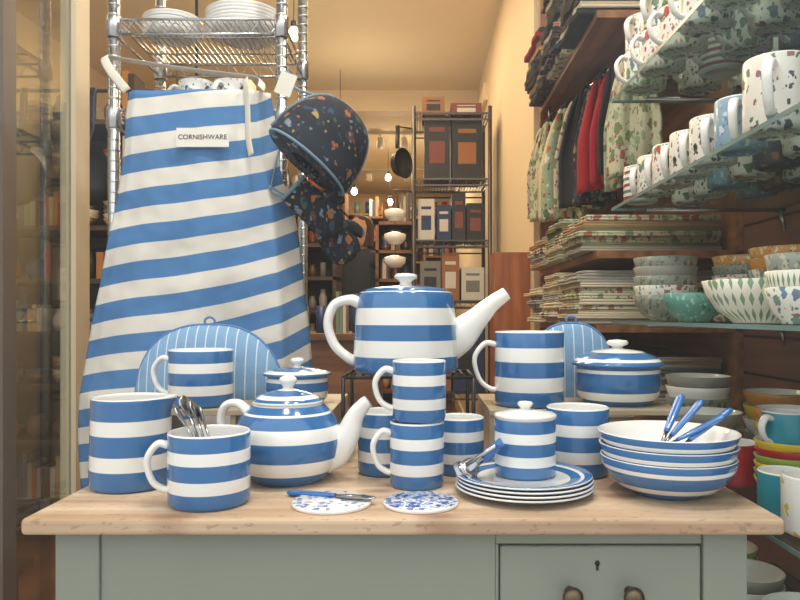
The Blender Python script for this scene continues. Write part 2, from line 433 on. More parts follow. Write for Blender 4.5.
def cosy(x, y, w, h, rz=0):
    m, nt, bs = newmat('ticking_fabric'); setp(bs, .85)
    t = nt.nodes.new('ShaderNodeTexCoord'); s = nt.nodes.new('ShaderNodeSeparateXYZ'); nt.links.new(t.outputs['Object'], s.inputs[0])
    f = M('FRACT', nt, M('MULTIPLY', nt, s.outputs[0], 62)); k = M('LESS_THAN', nt, f, .12)
    nt.links.new(mixcol(nt, k, lin((124, 160, 192)), lin((200, 214, 224))), bs.inputs['Base Color'])
    bump(nt, bs, noise(nt, t.outputs['Object'], 40), .4, .004)
    pip = plain('cosy_piping', (85, 130, 180), .8)
    b = B(); n = 14
    prof = [(w*.97, 0)]+[(w*math.cos(math.pi/2*(i/n)**1.0)**.8 if i < n else 0, .004+(h-.004)*math.sin(math.pi/2*i/n)) for i in range(n+1)]
    b.lathe(prof, 0, sy=.30, seg=56)
    pts = [(w*1.0*math.cos(a)**.8 if a < 1.57 else 0, 0, .004+(h-.003)*math.sin(a)) for a in [math.pi/2*i/12 for i in range(13)]]
    full = [p for p in pts]+[(-p[0], 0, p[2]) for p in reversed(pts[:-1])]
    b.tube(full, .0022, 1, 8, 3, up=(0, 1, 0))
    b.tube([(-.006, 0, h-.002), (-.008, 0, h+.008), (0, 0, h+.013), (.008, 0, h+.008), (.006, 0, h-.002)], .002, 1, 8, 5, up=(0, 1, 0))
    b.obj('tea_cosy', [m, pip], (x, y, RZ), rz)
cosy(-.347, 1.155, .122, .120); cosy(.255, 1.182, .080, .122)

# ---------------------------------------------------------------- apron
def apron():
    D = 1.285; k = D/700
    L = [(88, 124), (110, 120), (150, 117), (200, 110), (240, 101), (280, 93), (320, 82), (360, 74), (400, 67), (440, 66), (500, 68), (560, 70)]
    Rr = [(88, 267), (110, 270), (150, 275), (200, 287), (240, 293), (280, 297), (320, 301), (360, 304), (400, 306), (440, 306), (500, 306), (560, 305)]
    def ip(tab, y):
        for (a, b), (c, d) in zip(tab, tab[1:]):
            if a <= y <= c:
                t = (y-a)/(c-a); return b+(d-b)*t
        return tab[-1][1]
    m, nt, bs = newmat('apron_stripe'); setp(bs, .85)
    t = nt.nodes.new('ShaderNodeTexCoord'); s = nt.nodes.new('ShaderNodeSeparateXYZ'); nt.links.new(t.outputs['UV'], s.inputs[0])
    f = M('LESS_THAN', nt, M('FRACT', nt, s.outputs[1]), .52)
    nn = noise(nt, t.outputs['Object'], 300)
    c = mixcol(nt, f, lin((228, 221, 208)), lin((78, 126, 176)))
    c = mixcol(nt, M('MULTIPLY', nt, nn, .12), c, lin((40, 60, 90)))
    nt.links.new(c, bs.inputs['Base Color']); bump(nt, bs, noise(nt, t.outputs['Object'], 9, 2), .6, .035)
    NU, NV = 80, 100; vs = []; uv = []
    for j in range(NV+1):
        py = 88+(560-88)*j/NV; l = ip(L, py); r = ip(Rr, py); v = j/NV
        for i in range(NU+1):
            u = i/NU; px = l+(r-l)*u
            fold = (.005+.034*v)*math.sin(u*8+v*1.2+.6)+(.022*v)*math.sin(u*19+2*v)+.007*math.sin(v*14+u*5)*(1-u)
            if u > .90: fold += .16*(v+.05)**.5*(u-.90)/.10
            if u < .06: fold += .02*(.06-u)/.06
            vs.append(((px-420)*k, D+fold*.6+.008, .965-(py-316)*k))
            sag = 6*v*math.sin(u*7+1)+(10*(u-.9)/.1 if u > .9 else 0)
            uv.append((u, (py-108+sag+(u-.5)*(12+30*min(1, v*2)))/36.0))
    fs = [(j*(NU+1)+i, j*(NU+1)+i+1, (j+1)*(NU+1)+i+1, (j+1)*(NU+1)+i) for j in range(NV) for i in range(NU)]
    me = bpy.data.meshes.new('apron'); me.from_pydata(vs, [], fs); me.materials.append(m)
    ul = me.uv_layers.new(name='UVMap')
    for lp in me.loops: ul.data[lp.index].uv = uv[lp.vertex_index]
    me.polygons.foreach_set('use_smooth', [True]*len(fs))
    o = bpy.data.objects.new('apron', me); sc.collection.objects.link(o)
    md = o.modifiers.new('thick', 'SOLIDIFY'); md.thickness = .0015; md.offset = 1
    tape = plain('apron_tape', (228, 220, 202), .85)
    W = lambda px, py, d=D-.006: ((px-420)*k, d, .965-(py-316)*k)
    b = B()
    b.tube([W(128, 92), W(112, 72), W(101, 54, 1.30), W(112, 52, 1.32), W(175, 62, 1.32), W(240, 70, 1.32), W(258, 76, 1.31), W(262, 90)], (.0012, .0085), 0, 8, 8, up=(0, 1, 0))
    b.tube([W(240, 78, 1.315), W(247, 84, D-.012), W(249, 110, D-.012), W(250, 140, D-.012), W(253, 157, D-.014)], (.0012, .0085), 0, 8, 8, up=(0, 1, 0))
    b.obj('neck_strap', [tape], parent=o)
    b = B(); x0, _, z1 = W(178, 129); x1, _, z0 = W(230, 148)
    b.box(x0, x1, D-.0085, D-.007, z0, z1); b.obj('label', [plain('label_cloth', (234, 228, 214), .8)], parent=o)
    cu = bpy.data.curves.new('label_text', 'FONT'); cu.body = 'CORNISHWARE'; cu.size = .0125; cu.align_x = 'CENTER'; cu.extrude = .0002
    to = bpy.data.objects.new('label_text', cu); sc.collection.objects.link(to); to.location = ((x0+x1)/2, D-.0090, z0+.014); to.rotation_euler = (math.radians(90), 0, 0)
    cu.materials.append(plain('label_ink', (40, 50, 70), .8)); to.parent = o
apron()

# ---------------------------------------------------------------- wire rack
def rack():
    b = B(); X0, X1, Y0, Y1 = -.588, -.266, 1.345, 1.585
    for x in (X0, X1):
        for y in (Y0, Y1):
            b.tube([(x, y, 0), (x, y, 1.85)], .011, 0, 14)
            for i in range(60):
                b.lathe([(.0112, 0), (.0119, .001), (.0119, .003), (.0112, .004)], 0, (x, y, .6+i*.02), 12)
    for z in (.15, .55, .98, 1.36, 1.535):
        for zz in (z, z-.028):
            for y in (Y0, Y1): b.tube([(X0, y, zz), (X1, y, zz)], .0028, 0, 8)
            for x in (X0, X1): b.tube([(x, Y0, zz), (x, Y1, zz)], .0028, 0, 8)
        n = 16
        for y in (Y0, Y1):
            pts = [(X0+(X1-X0)*i/n, y, z-(.028 if i % 2 else 0)) for i in range(n+1)]
            b.tube(pts, .0018, 0, 6, smooth_path=False)
        for i in range(1, 28):
            x = X0+(X1-X0)*i/28; b.tube([(x, Y0, z), (x, Y1, z)], .0014, 0, 6)
        for y in (Y0+.08, Y0+.17): b.tube([(X0, y, z-.003), (X1, y, z-.003)], .0022, 0, 6)
        for x in (X0, X1):
            for y in (Y0, Y1): b.lathe([(.0118, -.036), (.0145, -.034), (.014, .004), (.0118, .006)], 0, (x, y, z), 14)
    b.obj('wire_shelving_rack', [chrome])
rack()
ftm = floral('rack_mug_floral', (235, 232, 225), [(60, 90, 150), (90, 130, 110), (70, 70, 90)], 90, .3)
for i, x in enumerate([-.455, -.385]):
    b = B(); mug_geo(b, .036, .078, hang=math.radians(200+50*i), seg=32); b.obj('mug', [ftm, ceramic], (x, 1.43, 1.3625))
def dbowl(x, y, z, r, h, m, n=1, step=.014, name='bowl', fluted=0):
    for i in range(n):
        b = B()
        def wp(p, a, rr, zz):
            s = 1+fluted*math.cos(a*28)*(zz/h)*(.03)
            return Vector((p.x*s, p.y*s, p.z))
        b.lathe([(0, .002), (r*.42, .002), (r*.43, 0), (r*.48, 0), (r*.5, .004), (r*.74, h*.28), (r*.91, h*.62), (r, h-.001), (r-.0012, h), (r-.003, h-.001), (r*.87, h*.62), (r*.7, h*.3), (r*.45, .008), (0, .007)], 0, mats=[0]*8+[1]*5, seg=56, warp=wp if fluted else None)
        b.obj(name, [m[i % len(m)], ceramic], (x, y, z+i*step))
bst = [stripe_z('banded_glaze', .05, [.010, .018, .032, .038])]
dbowl(-.515, 1.46, 1.5375, .060, .014, [ceramic, bst[0], ceramic], 6, .006, 'plate')
dbowl(-.365, 1.46, 1.5375, .080, .018, [ceramic, ceramic, bst[0]], 6, .007, 'plate')
dbowl(-.522, 1.47, 1.3625, .040, .012, [ceramic], 5, .007, 'plate')

# dark floral padded cosy and gloves hanging from the rack
fm = floral('dark_floral', (18, 23, 34), [(150, 92, 44), (52, 80, 66), (100, 120, 142), (84, 52, 44), (160, 132, 80), (40, 62, 86), (26, 38, 48)], 58, .33, .85, 0)
pipe = plain('grey_piping', (110, 140, 158), .7)
def padded():
    # domed, padded tea cosy hung on its side: flat open hem at the lower left, puffy dome to the right
    b = B(); n = 16
    prof = [(.030, -.056), (.074, -.058), (.079, -.052)]
    for i in range(n+1):
        a = math.pi/2*i/n
        prof.append((.082*math.cos(a)**.62 if i < n else 0, -.046+.128*math.sin(a)))
    Rm = Matrix.Rotation(math.radians(26), 4, 'Z') @ Matrix.Rotation(math.radians(38), 4, 'Y')
    b.lathe(prof, 0, seg=56, sx=1.08, sy=.62, rot=Rm)
    arc = [Rm @ Vector((.0895*math.cos(a)**.62*1.0 if abs(math.cos(a)) > 1e-3 else 0, 0, -.046+.1295*math.sin(a))) for a in [math.pi/2*i/14 for i in range(15)]]
    arc2 = [Rm @ Vector((-.0895*math.cos(a)**.62 if abs(math.cos(a)) > 1e-3 else 0, 0, -.046+.1295*math.sin(a))) for a in [math.pi/2*i/14 for i in range(14, -1, -1)]]
    b.tube(arc+arc2[1:], .0025, 1, 8, smooth_path=False, up=(0, 1, 0))
    hem = [Rm @ Vector((.0795*1.08*math.cos(a), .0795*.62*math.sin(a), -.053)) for a in [2*math.pi*i/40 for i in range(41)]]
    b.tube(hem, .0026, 1, 8, smooth_path=False)
    a0 = arc2[6]
    b.tube([tuple(a0), (-.055, .015, .105), (-.070, .025, .135), (-.090, .034, .142)], .0025, 1, 6)
    tg = Matrix.Rotation(math.radians(20), 4, 'Y')
    b.add([tg @ Vector(p)+Vector((-.060, -.060, .088)) for p in [(-.015, 0, -.020), (.015, 0, -.020), (.015, 0, .020), (-.015, 0, .020), (-.015, .002, -.020), (.015, .002, -.020), (.015, .002, .020), (-.015, .002, .020)]], [(0, 1, 2, 3), (4, 5, 6, 7), (0, 1, 5, 4), (2, 3, 7, 6), (0, 3, 7, 4), (1, 2, 6, 5)], 2, False)
    b.tube([(-.054, -.058, .106), (-.062, -.03, .125), (-.064, .020, .135)], .001, 1, 6)
    b.obj('tea_cosy', [fm, pipe, plain('swing_tag', (222, 216, 200), .8)], (-.178, 1.30, 1.288))
padded()
def mitt(x, y, z, ang, rz):
    b = B(); Rm = Matrix.Rotation(math.radians(rz), 4, 'Z') @ Matrix.Rotation(math.radians(ang), 4, 'Y')
    P = lambda a, c, e=0: Rm @ Vector((a, e, c))
    up = Rm @ Vector((0, 1, 0))
    b.tube([P(0, .055), P(0, .03), P(.002, 0), P(.003, -.03), P(.002, -.050), P(.002, -.062)], [(.010, .030), (.014, .031), (.017, .034), (.017, .036), (.014, .031), (.006, .012)], 0, 24, 6, up=up)
    b.tube([P(.018, .008), P(.038, -.005), P(.047, -.022), P(.048, -.034)], [(.012, .014), (.013, .014), (.012, .012), (.005, .005)], 0, 16, 6, up=up)
    b.tube([P(0, .057), P(0, .050)], (.0115, .0315), 1, 24, smooth_path=False, up=up)
    b.tube([P(-.026, .054), P(-.034, .075), P(-.028, .085), P(-.022, .056)], .002, 1, 6)
    b.tube([P(-.032, .08), (-.268-x, 1.346-y, 1.305-z)], .0018, 1, 6)
    b.obj('oven_glove', [fm, pipe], (x, y, z))
mitt(-.200, 1.32, 1.168, -48, 20); mitt(-.172, 1.38, 1.125, -32, 10)

# ---------------------------------------------------------------- right-hand glass shelves
WX = .74
def gshelf(z, x0=.40, y0=.60, y1=1.46):
    b = B(); b.box(x0, WX, y0, y1, z-.006, z, 0); b.box(x0-.0008, x0, y0, y1, z-.006, z, 1)
    b.box(x0, WX, y1, y1+.0008, z-.006, z, 1)
    for y in (.8, 1.42):
        b.tube([(x0+.06, y, z-.010), (WX+.002, y, z-.010)], .004, 2, 8)
        b.tube([(WX-.01, y, z-.010), (WX+.001, y, z-.05)], .004, 2, 8)
    b.obj('glass_shelf', [glass, glassedge, steel])
for z in (1.665, 1.415, 1.19, .955): gshelf(z)
for z in (.70, .45, .2): gshelf(z, .425)
def stripes_mat(name, cols, freq, axis=2):
    m, nt, b = newmat(name); setp(b, .2, 0, .3)
    t = nt.nodes.new('ShaderNodeTexCoord'); s = nt.nodes.new('ShaderNodeSeparateXYZ'); nt.links.new(t.outputs['Object'], s.inputs[0])
    k = len(cols); f = M('FRACT', nt, M('MULTIPLY', nt, s.outputs[axis], freq))
    nt.links.new(ramp_const(nt, f, [(i/k, lin(c)) for i, c in enumerate(cols)]), b.inputs['Base Color']); return m
cw = (226, 220, 206)
F = [floral('mug_red', cw, [(160, 70, 65), (90, 115, 75), (180, 120, 90), (80, 110, 80), (190, 150, 150)], 60, .38),
     floral('mug_green', cw, [(100, 130, 90), (125, 145, 90), (90, 120, 135)], 70, .40),
     floral('mug_blue', (132, 162, 180), [(200, 208, 214), (95, 130, 160)], 80, .3),
     floral('mug_text', cw, [(50, 50, 55), (70, 68, 70), (100, 90, 80)], 85, .28),
     floral('mug_multi', cw, [(150, 95, 90), (90, 115, 140), (60, 64, 70), (90, 115, 85), (70, 78, 95)], 50, .34),
     floral('mug_hearts', (232, 228, 220), [(70, 130, 185), (220, 190, 60), (110, 160, 200)], 48, .32, second=False),
     stripes_mat('mug_stripes', [(226, 220, 208), (140, 70, 62), (226, 220, 208), (100, 122, 105)], 40),
     floral('mug_dark', (70, 80, 90), [(180, 170, 150), (170, 115, 70), (110, 130, 120)], 60, .3)]
def dmug(x, y, z, m, r=.036, h=.078, hang=math.radians(200)):
    b = B(); mug_geo(b, r, h, hang=hang, seg=32, foot=.8); b.obj('mug', [m, ceramic], (x, y, z))
order = [4, 2, 3, 3, 0, 1, 6]
ys = [.87, .965, 1.055, 1.14, 1.225, 1.31, 1.40]
for i, y in enumerate(ys):
    dmug(.442, y, 1.19, F[order[i]], r=.038 if i == 0 else .034, h=.092 if i == 0 else .072, hang=math.radians(235))
    dmug(.545, y+.01, 1.19, F[[1, 4, 7, 0, 2, 3, 0][i]], hang=math.radians(100))
    if i < 6: dmug(.64, y+.02, 1.19, F[[0, 3, 4, 1, 7, 2][i]], hang=math.radians(100))
for i, y in enumerate([1.40, 1.30, 1.20, 1.10, 1.0]):
    dmug(.45, y, 1.415, F[[1, 0, 0, 4, 1][i]], r=.041, h=.075, hang=math.radians(190)); dmug(.56, y, 1.415, F[[0, 6, 1, 4, 3][i]], r=.041, hang=math.radians(190))
    dmug(.452, y+.004, 1.4905, F[[0, 4, 1, 0, 3][i]], r=.039, h=.07, hang=math.radians(215)); dmug(.66, y, 1.415, F[[4, 0, 7, 1, 0][i]], r=.041)
teal = floral('teal_pattern', (95, 152, 136), [(150, 190, 176), (62, 120, 112)], 120, .3, second=False)
greyp = floral('grey_pattern', (140, 145, 130), [(100, 110, 100), (175, 170, 150)], 90, .35)
whp = floral('white_pattern', (222, 218, 204), [(110, 140, 130), (150, 100, 80), (90, 120, 150)], 80, .36)
leafm, nt, bs = newmat('leaf_bowl_glaze'); setp(bs, .2, 0, .3)
t = nt.nodes.new('ShaderNodeTexCoord'); s = nt.nodes.new('ShaderNodeSeparateXYZ'); nt.links.new(t.outputs['Object'], s.inputs[0])
ang = M('ARCTAN2', nt, s.outputs[1], s.outputs[0])
fa = M('ABSOLUTE', nt, M('SUBTRACT', nt, M('FRACT', nt, M('MULTIPLY', nt, ang, 36/(2*math.pi))), .5))
fz = M('ABSOLUTE', nt, M('SUBTRACT', nt, M('FRACT', nt, M('MULTIPLY', nt, s.outputs[2], 46)), .5))
msk = M('LESS_THAN', nt, M('ADD', nt, M('MULTIPLY', nt, fa, 1.1), M('MULTIPLY', nt, fz, .7)), .32)
nt.links.new(mixcol(nt, msk, lin((232, 226, 210)), lin((120, 150, 115))), bs.inputs['Base Color'])
greenl = leafm
orng = plain('orange_glaze', (205, 140, 60), .25); yel = plain('yellow_glaze', (228, 190, 30), .25)
redg = plain('red_glaze', (180, 24, 32), .2); tealg = plain('teal_glaze', (48, 150, 170), .2)
lime = plain('lime_glaze', (150, 175, 60), .3); grn = plain('grey_glaze', (150, 148, 138), .3); pinkg = plain('pink_glaze', (215, 150, 150), .3)
orp = floral('orange_pattern', (200, 150, 80), [(225, 200, 150), (150, 90, 50)], 80, .3)
dbowl(.479, .985, .955, .076, .060, [greenl], fluted=1)
dbowl(.462, 1.18, .955, .052, .048, [teal])
dbowl(.475, 1.355, .955, .060, .05, [greyp, whp, greyp, grn, greyp], 5, .018)
dbowl(.61, 1.15, .955, .065, .05, [orp, teal, whp, orng, orp], 5, .018)
dbowl(.62, 1.32, .955, .065, .05, [greyp, orp, whp, greyp, orp], 5, .018)
dbowl(.62, .985, .955, .05, .05, [orp, whp, orng], 3, .025)
dbowl(.462, .855, .955, .038, .045, [whp, greenl, greyp], 3, .02)
dmug(.55, .86, .955, F[7]); dmug(.555, 1.25, .955, F[0], r=.03)
# lower shelf z=.70
dmug(.495, 1.105, .70, redg, r=.036, h=.068, hang=math.radians(200))
dbowl(.540, 1.03, .70, .045, .028, [yel, lime, yel, lime, redg, yel], 6, .011, 'dish')
dmug(.540, 1.03, .7710, tealg, r=.034, h=.055)
dmug(.485, .930, .70, tealg, r=.034, h=.06, hang=math.radians(60))
dmug(.478, .850, .70, F[5], r=.036, h=.072, hang=math.radians(60))
dbowl(.60, 1.13, .70, .055, .05, [grn, orp, yel, orng], 4, .022)
dbowl(.50, 1.22, .70, .058, .05, [grn, greyp, grn], 3, .025)
dbowl(.54, 1.36, .70, .060, .05, [ceramic, grn, whp, greyp, ceramic, grn], 6, .02)
dbowl(.665, 1.30, .70, .060, .05, [grn, ceramic, yel, orng], 4, .025)
dbowl(.65, .90, .70, .05, .05, [yel, redg], 2, .02)
dbowl(.51, 1.10, .45, .058, .045, [ceramic, grn, pinkg, ceramic, grn], 5, .018)
dbowl(.55, 1.28, .45, .062, .045, [grn, ceramic, ceramic, lime], 4, .018)
dbowl(.53, .95, .45, .062, .045, [yel, ceramic, tealg, yel, lime], 5, .018)
dbowl(.52, 1.0, .20, .062, .045, [yel, ceramic, tealg], 3, .018)

# ---------------------------------------------------------------- textiles unit
brownwood = wood('brown_wood', (120, 78, 42), (165, 112, 66), 'y', 1, .5)
b = B()
UX, U0, U1 = .405, 1.60, 2.36
for z in (.35, .66, .945, 1.115, 1.665): b.box(UX, WX, U0, U1, z-.018, z)
b.box(UX, WX, U1, U1+.02, 0, 2.2); b.box(WX-.02, WX, U0, U1, 0, 2.2)
unit_o = b.obj('textile_shelf_unit', [brownwood], bevel=.001)
cloths = [plain('linen_cream', (204, 190, 160), .9), plain('linen_grey', (155, 150, 138), .9), floral('linen_green', (186, 180, 150), [(110, 125, 85), (140, 150, 120), (150, 90, 70)], 45, .4, .9, 0),
          plain('linen_olive', (120, 115, 75), .9), floral('linen_rose', (195, 180, 155), [(140, 72, 62), (110, 120, 80), (60, 90, 80)], 38, .38, .9, 0), plain('linen_red', (150, 18, 30), .9),
          plain('linen_dark', (38, 34, 36), .9), floral('linen_darkprint', (44, 34, 30), [(110, 70, 42), (80, 56, 48), (56, 70, 56)], 60, .4, .9, 0), plain('linen_teal', (90, 125, 120), .9), plain('linen_tan', (170, 135, 95), .9),
          floral('linen_navyprint', (34, 40, 56), [(150, 110, 70), (90, 110, 100), (130, 60, 50)], 42, .34, .9, 0), floral('linen_bird', (150, 160, 130), [(210, 205, 180), (80, 100, 70), (170, 100, 70)], 40, .36, .9, 0)]
def folded(b, x0, x1, y0, y1, z, th, m):
    n = 10
    for L in range(2):
        zc = z+th*(.25+.5*L); r = th*.25
        ring = [(x0+r-math.cos(a)*r, zc+math.sin(a)*r) for a in [math.pi*(i/6)-math.pi/2 for i in range(7)]]
        pr = ring+[(x1, zc+r), (x1, zc-r)]
        vs = []; k = len(pr)
        for j in range(n+1):
            yy = y0+(y1-y0)*j/n; w = .0012*math.sin(j*1.9+z*90)
            for (x, zz) in pr: vs.append((x+w*2+(.003*math.sin(j*.9+zz*50) if x < x1 else 0), yy, zz))
        fs = [(j*k+i, j*k+(i+1) % k, (j+1)*k+(i+1) % k, (j+1)*k+i) for j in range(n) for i in range(k)]
        fs += [tuple(range(k)), tuple(n*k+i for i in range(k-1, -1, -1))]
        b.add(vs, fs, m)
def stack(x0, x1, y0, y1, z, H, pal):
    b = B(); c = z+.001
    while c < z+H:
        th = R.uniform(.010, .017); folded(b, x0+R.uniform(-.014, .014), x1, y0+R.uniform(-.006, .006), y1+R.uniform(-.006, .006), c, th, R.choice(pal)); c += th
    b.obj('folded_linen_stack', cloths)
stack(.375, .70, 1.63, 1.84, 1.115, .075, [3, 2, 9, 1]); stack(.375, .70, 1.87, 2.08, 1.115, .10, [0, 1, 11, 3]); stack(.37, .70, 2.11, 2.33, 1.115, .085, [9, 4, 2, 1])
stack(.37, .70, 1.63, 1.84, .945, .12, [0, 1, 2, 0]); stack(.365, .70, 1.87, 2.08, .945, .13, [1, 0, 4, 0]); stack(.36, .70, 2.11, 2.33, .945, .10, [0, 1, 2])
stack(.38, .70, 1.63, 1.97, .66, .2, [0, 1, 2, 8, 9]); stack(.38, .70, 2.0, 2.33, .66, .2, [0, 1, 3, 5])
stack(.375, .70, 1.62, 1.84, 1.665, .16, [7, 10, 7, 0, 6, 10]); stack(.37, .70, 1.87, 2.08, 1.665, .20, [7, 2, 6, 10, 7]); stack(.36, .70, 2.11, 2.34, 1.665, .17, [7, 6, 7, 9, 5])
railx = lambda y: .415+(2.32-y)*.145
b = B(); b.tube([(railx(1.61), 1.61, 1.60), (railx(2.32), 2.32, 1.60)], .005, 0, 10)
for y in (1.63, 2.28): b.tube([(railx(y), y, 1.60), (railx(y), y, 1.648)], .004, 0, 8)
b.obj('towel_rail', [chrome])
def towel(y, z, w, L, m, ang, ph, dx):
    x = railx(y)-.012-dx
    NU, NV = 20, 20; vs = []; d = Vector((math.cos(ang), math.sin(ang), 0)); nrm = Vector((-d.y, d.x, 0))
    for j in range(NV+1):
        v = j/NV; ww = w*(.18+.82*min(1, v*1.9)**.7)
        for i in range(NU+1):
            u = i/NU-.5; p = Vector((x, y, z-L*v-.02*abs(u)*v))+d*(u*ww)+nrm*((.013)*math.sin(u*15+ph+v)*(1-.3*v))
            vs.append(p)
    b = B(); b.add(vs, [(j*(NU+1)+i, j*(NU+1)+i+1, (j+1)*(NU+1)+i+1, (j+1)*(NU+1)+i) for j in range(NV) for i in range(NU)], m)
    rx = railx(y)
    b.tube([(x, y, z-.005), (x+.004, y, z+.02), (rx, y, 1.607), (rx-.005, y, 1.596)], .0016, 6, 6, 4)
    b.obj('tea_towel', cloths, solid=.008)
tw = [(2.28, 4, .28, .12), (2.21, 2, .30, .13), (2.14, 0, .31, .13), (2.07, 11, .32, .14), (2.00, 4, .30, .13), (1.94, 6, .30, .12), (1.88, 10, .30, .12), (1.82, 5, .28, .11), (1.77, 5, .27, .10), (1.72, 6, .25, .08), (1.67, 11, .30, .11), (1.62, 2, .28, .12)]
for i, (y, m, L, wd) in enumerate(tw):
    towel(y, 1.575, wd, L, m, math.radians(-30+7*(i % 3)), i*1.3, .010*(i % 2))

# ---------------------------------------------------------------- room
def wallbox(name, x0, x1, y0, y1, z0, z1, m):
    b = B(); b.box(x0, x1, y0, y1, z0, z1); return b.obj(name, [m])
wallc = plain('plaster_warm', (222, 200, 164), .8, 0, .06, 2); ceilc = plain('ceiling_warm', (228, 210, 174), .8, 0, .05, 2)
floorm = wood('floor_boards', (96, 64, 40), (135, 92, 58), 'y', .6, .4)
slat, nt, bs = newmat('slat_wall'); setp(bs, .5)
t = nt.nodes.new('ShaderNodeTexCoord'); s = nt.nodes.new('ShaderNodeSeparateXYZ'); nt.links.new(t.outputs['Object'], s.inputs[0])
g = M('LESS_THAN', nt, M('FRACT', nt, M('MULTIPLY', nt, s.outputs[2], 12)), .07)
nn = noise(nt, coord(nt, 'Object', (20, 1.5, 20)), 2, 5)
cc = mixcol(nt, nn, lin((84, 56, 42)), lin((130, 94, 74)))
nt.links.new(mixcol(nt, g, cc, lin((35, 22, 15))), bs.inputs['Base Color'])
CZ = 2.48
wallbox('floor', -2.05, .90, .45, 8.1, -.05, 0, floorm)
wallbox('ceiling', -2.05, .90, .45, 4.7, CZ, CZ+.06, ceilc)
wallbox('ceiling_back', -2.05, .39, 4.82, 8.1, 2.36, 2.42, ceilc)
wallbox('wall_right', WX, WX+.06, .50, 2.40, 0, CZ, slat)
wallbox('wall_pier', .39, .90, 2.40, 2.46, 0, CZ, wallc)
wallbox('wall_passage', .39, .45, 2.46, 8.1, 0, CZ, wallc)
wallbox('wall_left', -2.05, -2.0, .9, 8.1, 0, CZ, wallc)
wallbox('wall_back', -2.0, .39, 8.0, 8.06, 0, 2.36, wallc)
wallbox('wall_header', -2.0, .39, 4.70, 4.82, 2.34, CZ, cream)
wallbox('wall_nib', -2.0, -1.35, 4.70, 4.82, 0, 2.34, wallc)
wallbox('window_post', -.740, -.708, 1.44, 1.50, 0, CZ, cream)
wallbox('window_post', -.735, -.715, 1.20, 1.24, 0, CZ, plain('window_steel', (96, 80, 66), .4))
wallbox('window_2', -.722, -.718, 1.24, 1.44, .1, CZ, sideglass)
wallbox('window_1', -.70, 1.0, .46, .466, .1, CZ, paneglass)
wallbox('baseboard_passage', .375, .39, 2.66, 8.0, 0, .12, cream)
wallbox('trim_1', .365, .39, 4.0, 8.0, 2.2, 2.3, cream)
wallbox('wood_cabinet', .262, .388, 2.47, 2.62, 0, 1.19, wood('cabinet_wood', (140, 76, 36), (178, 106, 55), 'z', 1, .4))

# black shelf with boxes
b = B(); X0, X1, Y0, Y1 = -.03, .335, 3.35, 3.70
for x in (X0, X1):
    for y in (Y0, Y1): b.tube([(x, y, 0), (x, y, 1.97)], .010, 0, 10)
for z in (.15, .6, 1.04, 1.33, 1.625, 1.94):
    for zz in (z-.004, z-.034):
        b.box(X0, X1, Y0-.004, Y0+.002, zz-.004, zz+.004); b.box(X0, X1, Y1, Y1+.006, zz-.004, zz+.004)
    for i in range(25):
        x = X0+(X1-X0)*i/24; b.box(x-.002, x+.002, Y0, Y1, z-.006, z-.001)
    b.tube([(X0+(X1-X0)*i/14, Y0, z-(.034 if i % 2 else .004)) for i in range(15)], .002, 0, 6, smooth_path=False)
b.tube([(X0, Y0, 1.56), (-.125, Y0-.05, 1.56)], .004, 0, 8); b.tube([(X0, Y0, 1.86), (-.115, Y0-.05, 1.86)], .004, 0, 8)
mshelf = b.obj('metal_shelf', [plain('dark_metal', (90, 84, 78), .35, .8)])
greyb = plain('box_grey', (120, 118, 112), .6); bx = [plain('box_black', (30, 26, 25), .5, 0, .1), greyb, plain('box_brown', (150, 100, 60), .7), plain('box_white', (205, 200, 190), .6), plain('box_navy', (40, 55, 90), .6), plain('box_char', (38, 32, 32), .5), plain('box_art', (120, 60, 40), .5)]
def box(x0, x1, y0, y1, z0, z1, m, art=None):
    b = B(); b.box(x0, x1, y0, y1, z0, z1, 0)
    b.box(x0+(x1-x0)*.2, x0+(x1-x0)*.8, y0-.001, y0, z0+(z1-z0)*.25, z0+(z1-z0)*.6, 1)
    b.box(x0+(x1-x0)*.2, x0+(x1-x0)*.8, y0-.001, y0, z0+(z1-z0)*.75, z0+(z1-z0)*.82, 1)
    b.obj('product_box', [bx[m], bx[art if art is not None else (m+2) % 6]], bevel=.002)
box(.02, .145, 3.38, 3.6, 1.626, 1.932, 5, 6); box(.155, .30, 3.38, 3.6, 1.626, 1.922, 0, 2)
box(-.01, .07, 3.38, 3.6, 1.331, 1.53, 3, 4); box(.08, .15, 3.38, 3.6, 1.331, 1.50, 4, 3); box(.155, .22, 3.38, 3.6, 1.331, 1.56, 5, 6); box(.225, .31, 3.38, 3.6, 1.331, 1.51, 0, 6)
box(.0, .10, 3.38, 3.6, 1.041, 1.23, 1, 0); box(.105, .19, 3.38, 3.6, 1.041, 1.27, 2, 3); box(.20, .31, 3.38, 3.6, 1.041, 1.20, 3, 1)
box(.0, .15, 3.38, 3.6, .601, .85, 2); box(.16, .31, 3.38, 3.6, .601, .9, 4)
box(.01, .12, 3.40, 3.6, 1.941, 2.03, 2, 0); box(.15, .30, 3.40, 3.6, 1.941, 2.00, 6, 3)

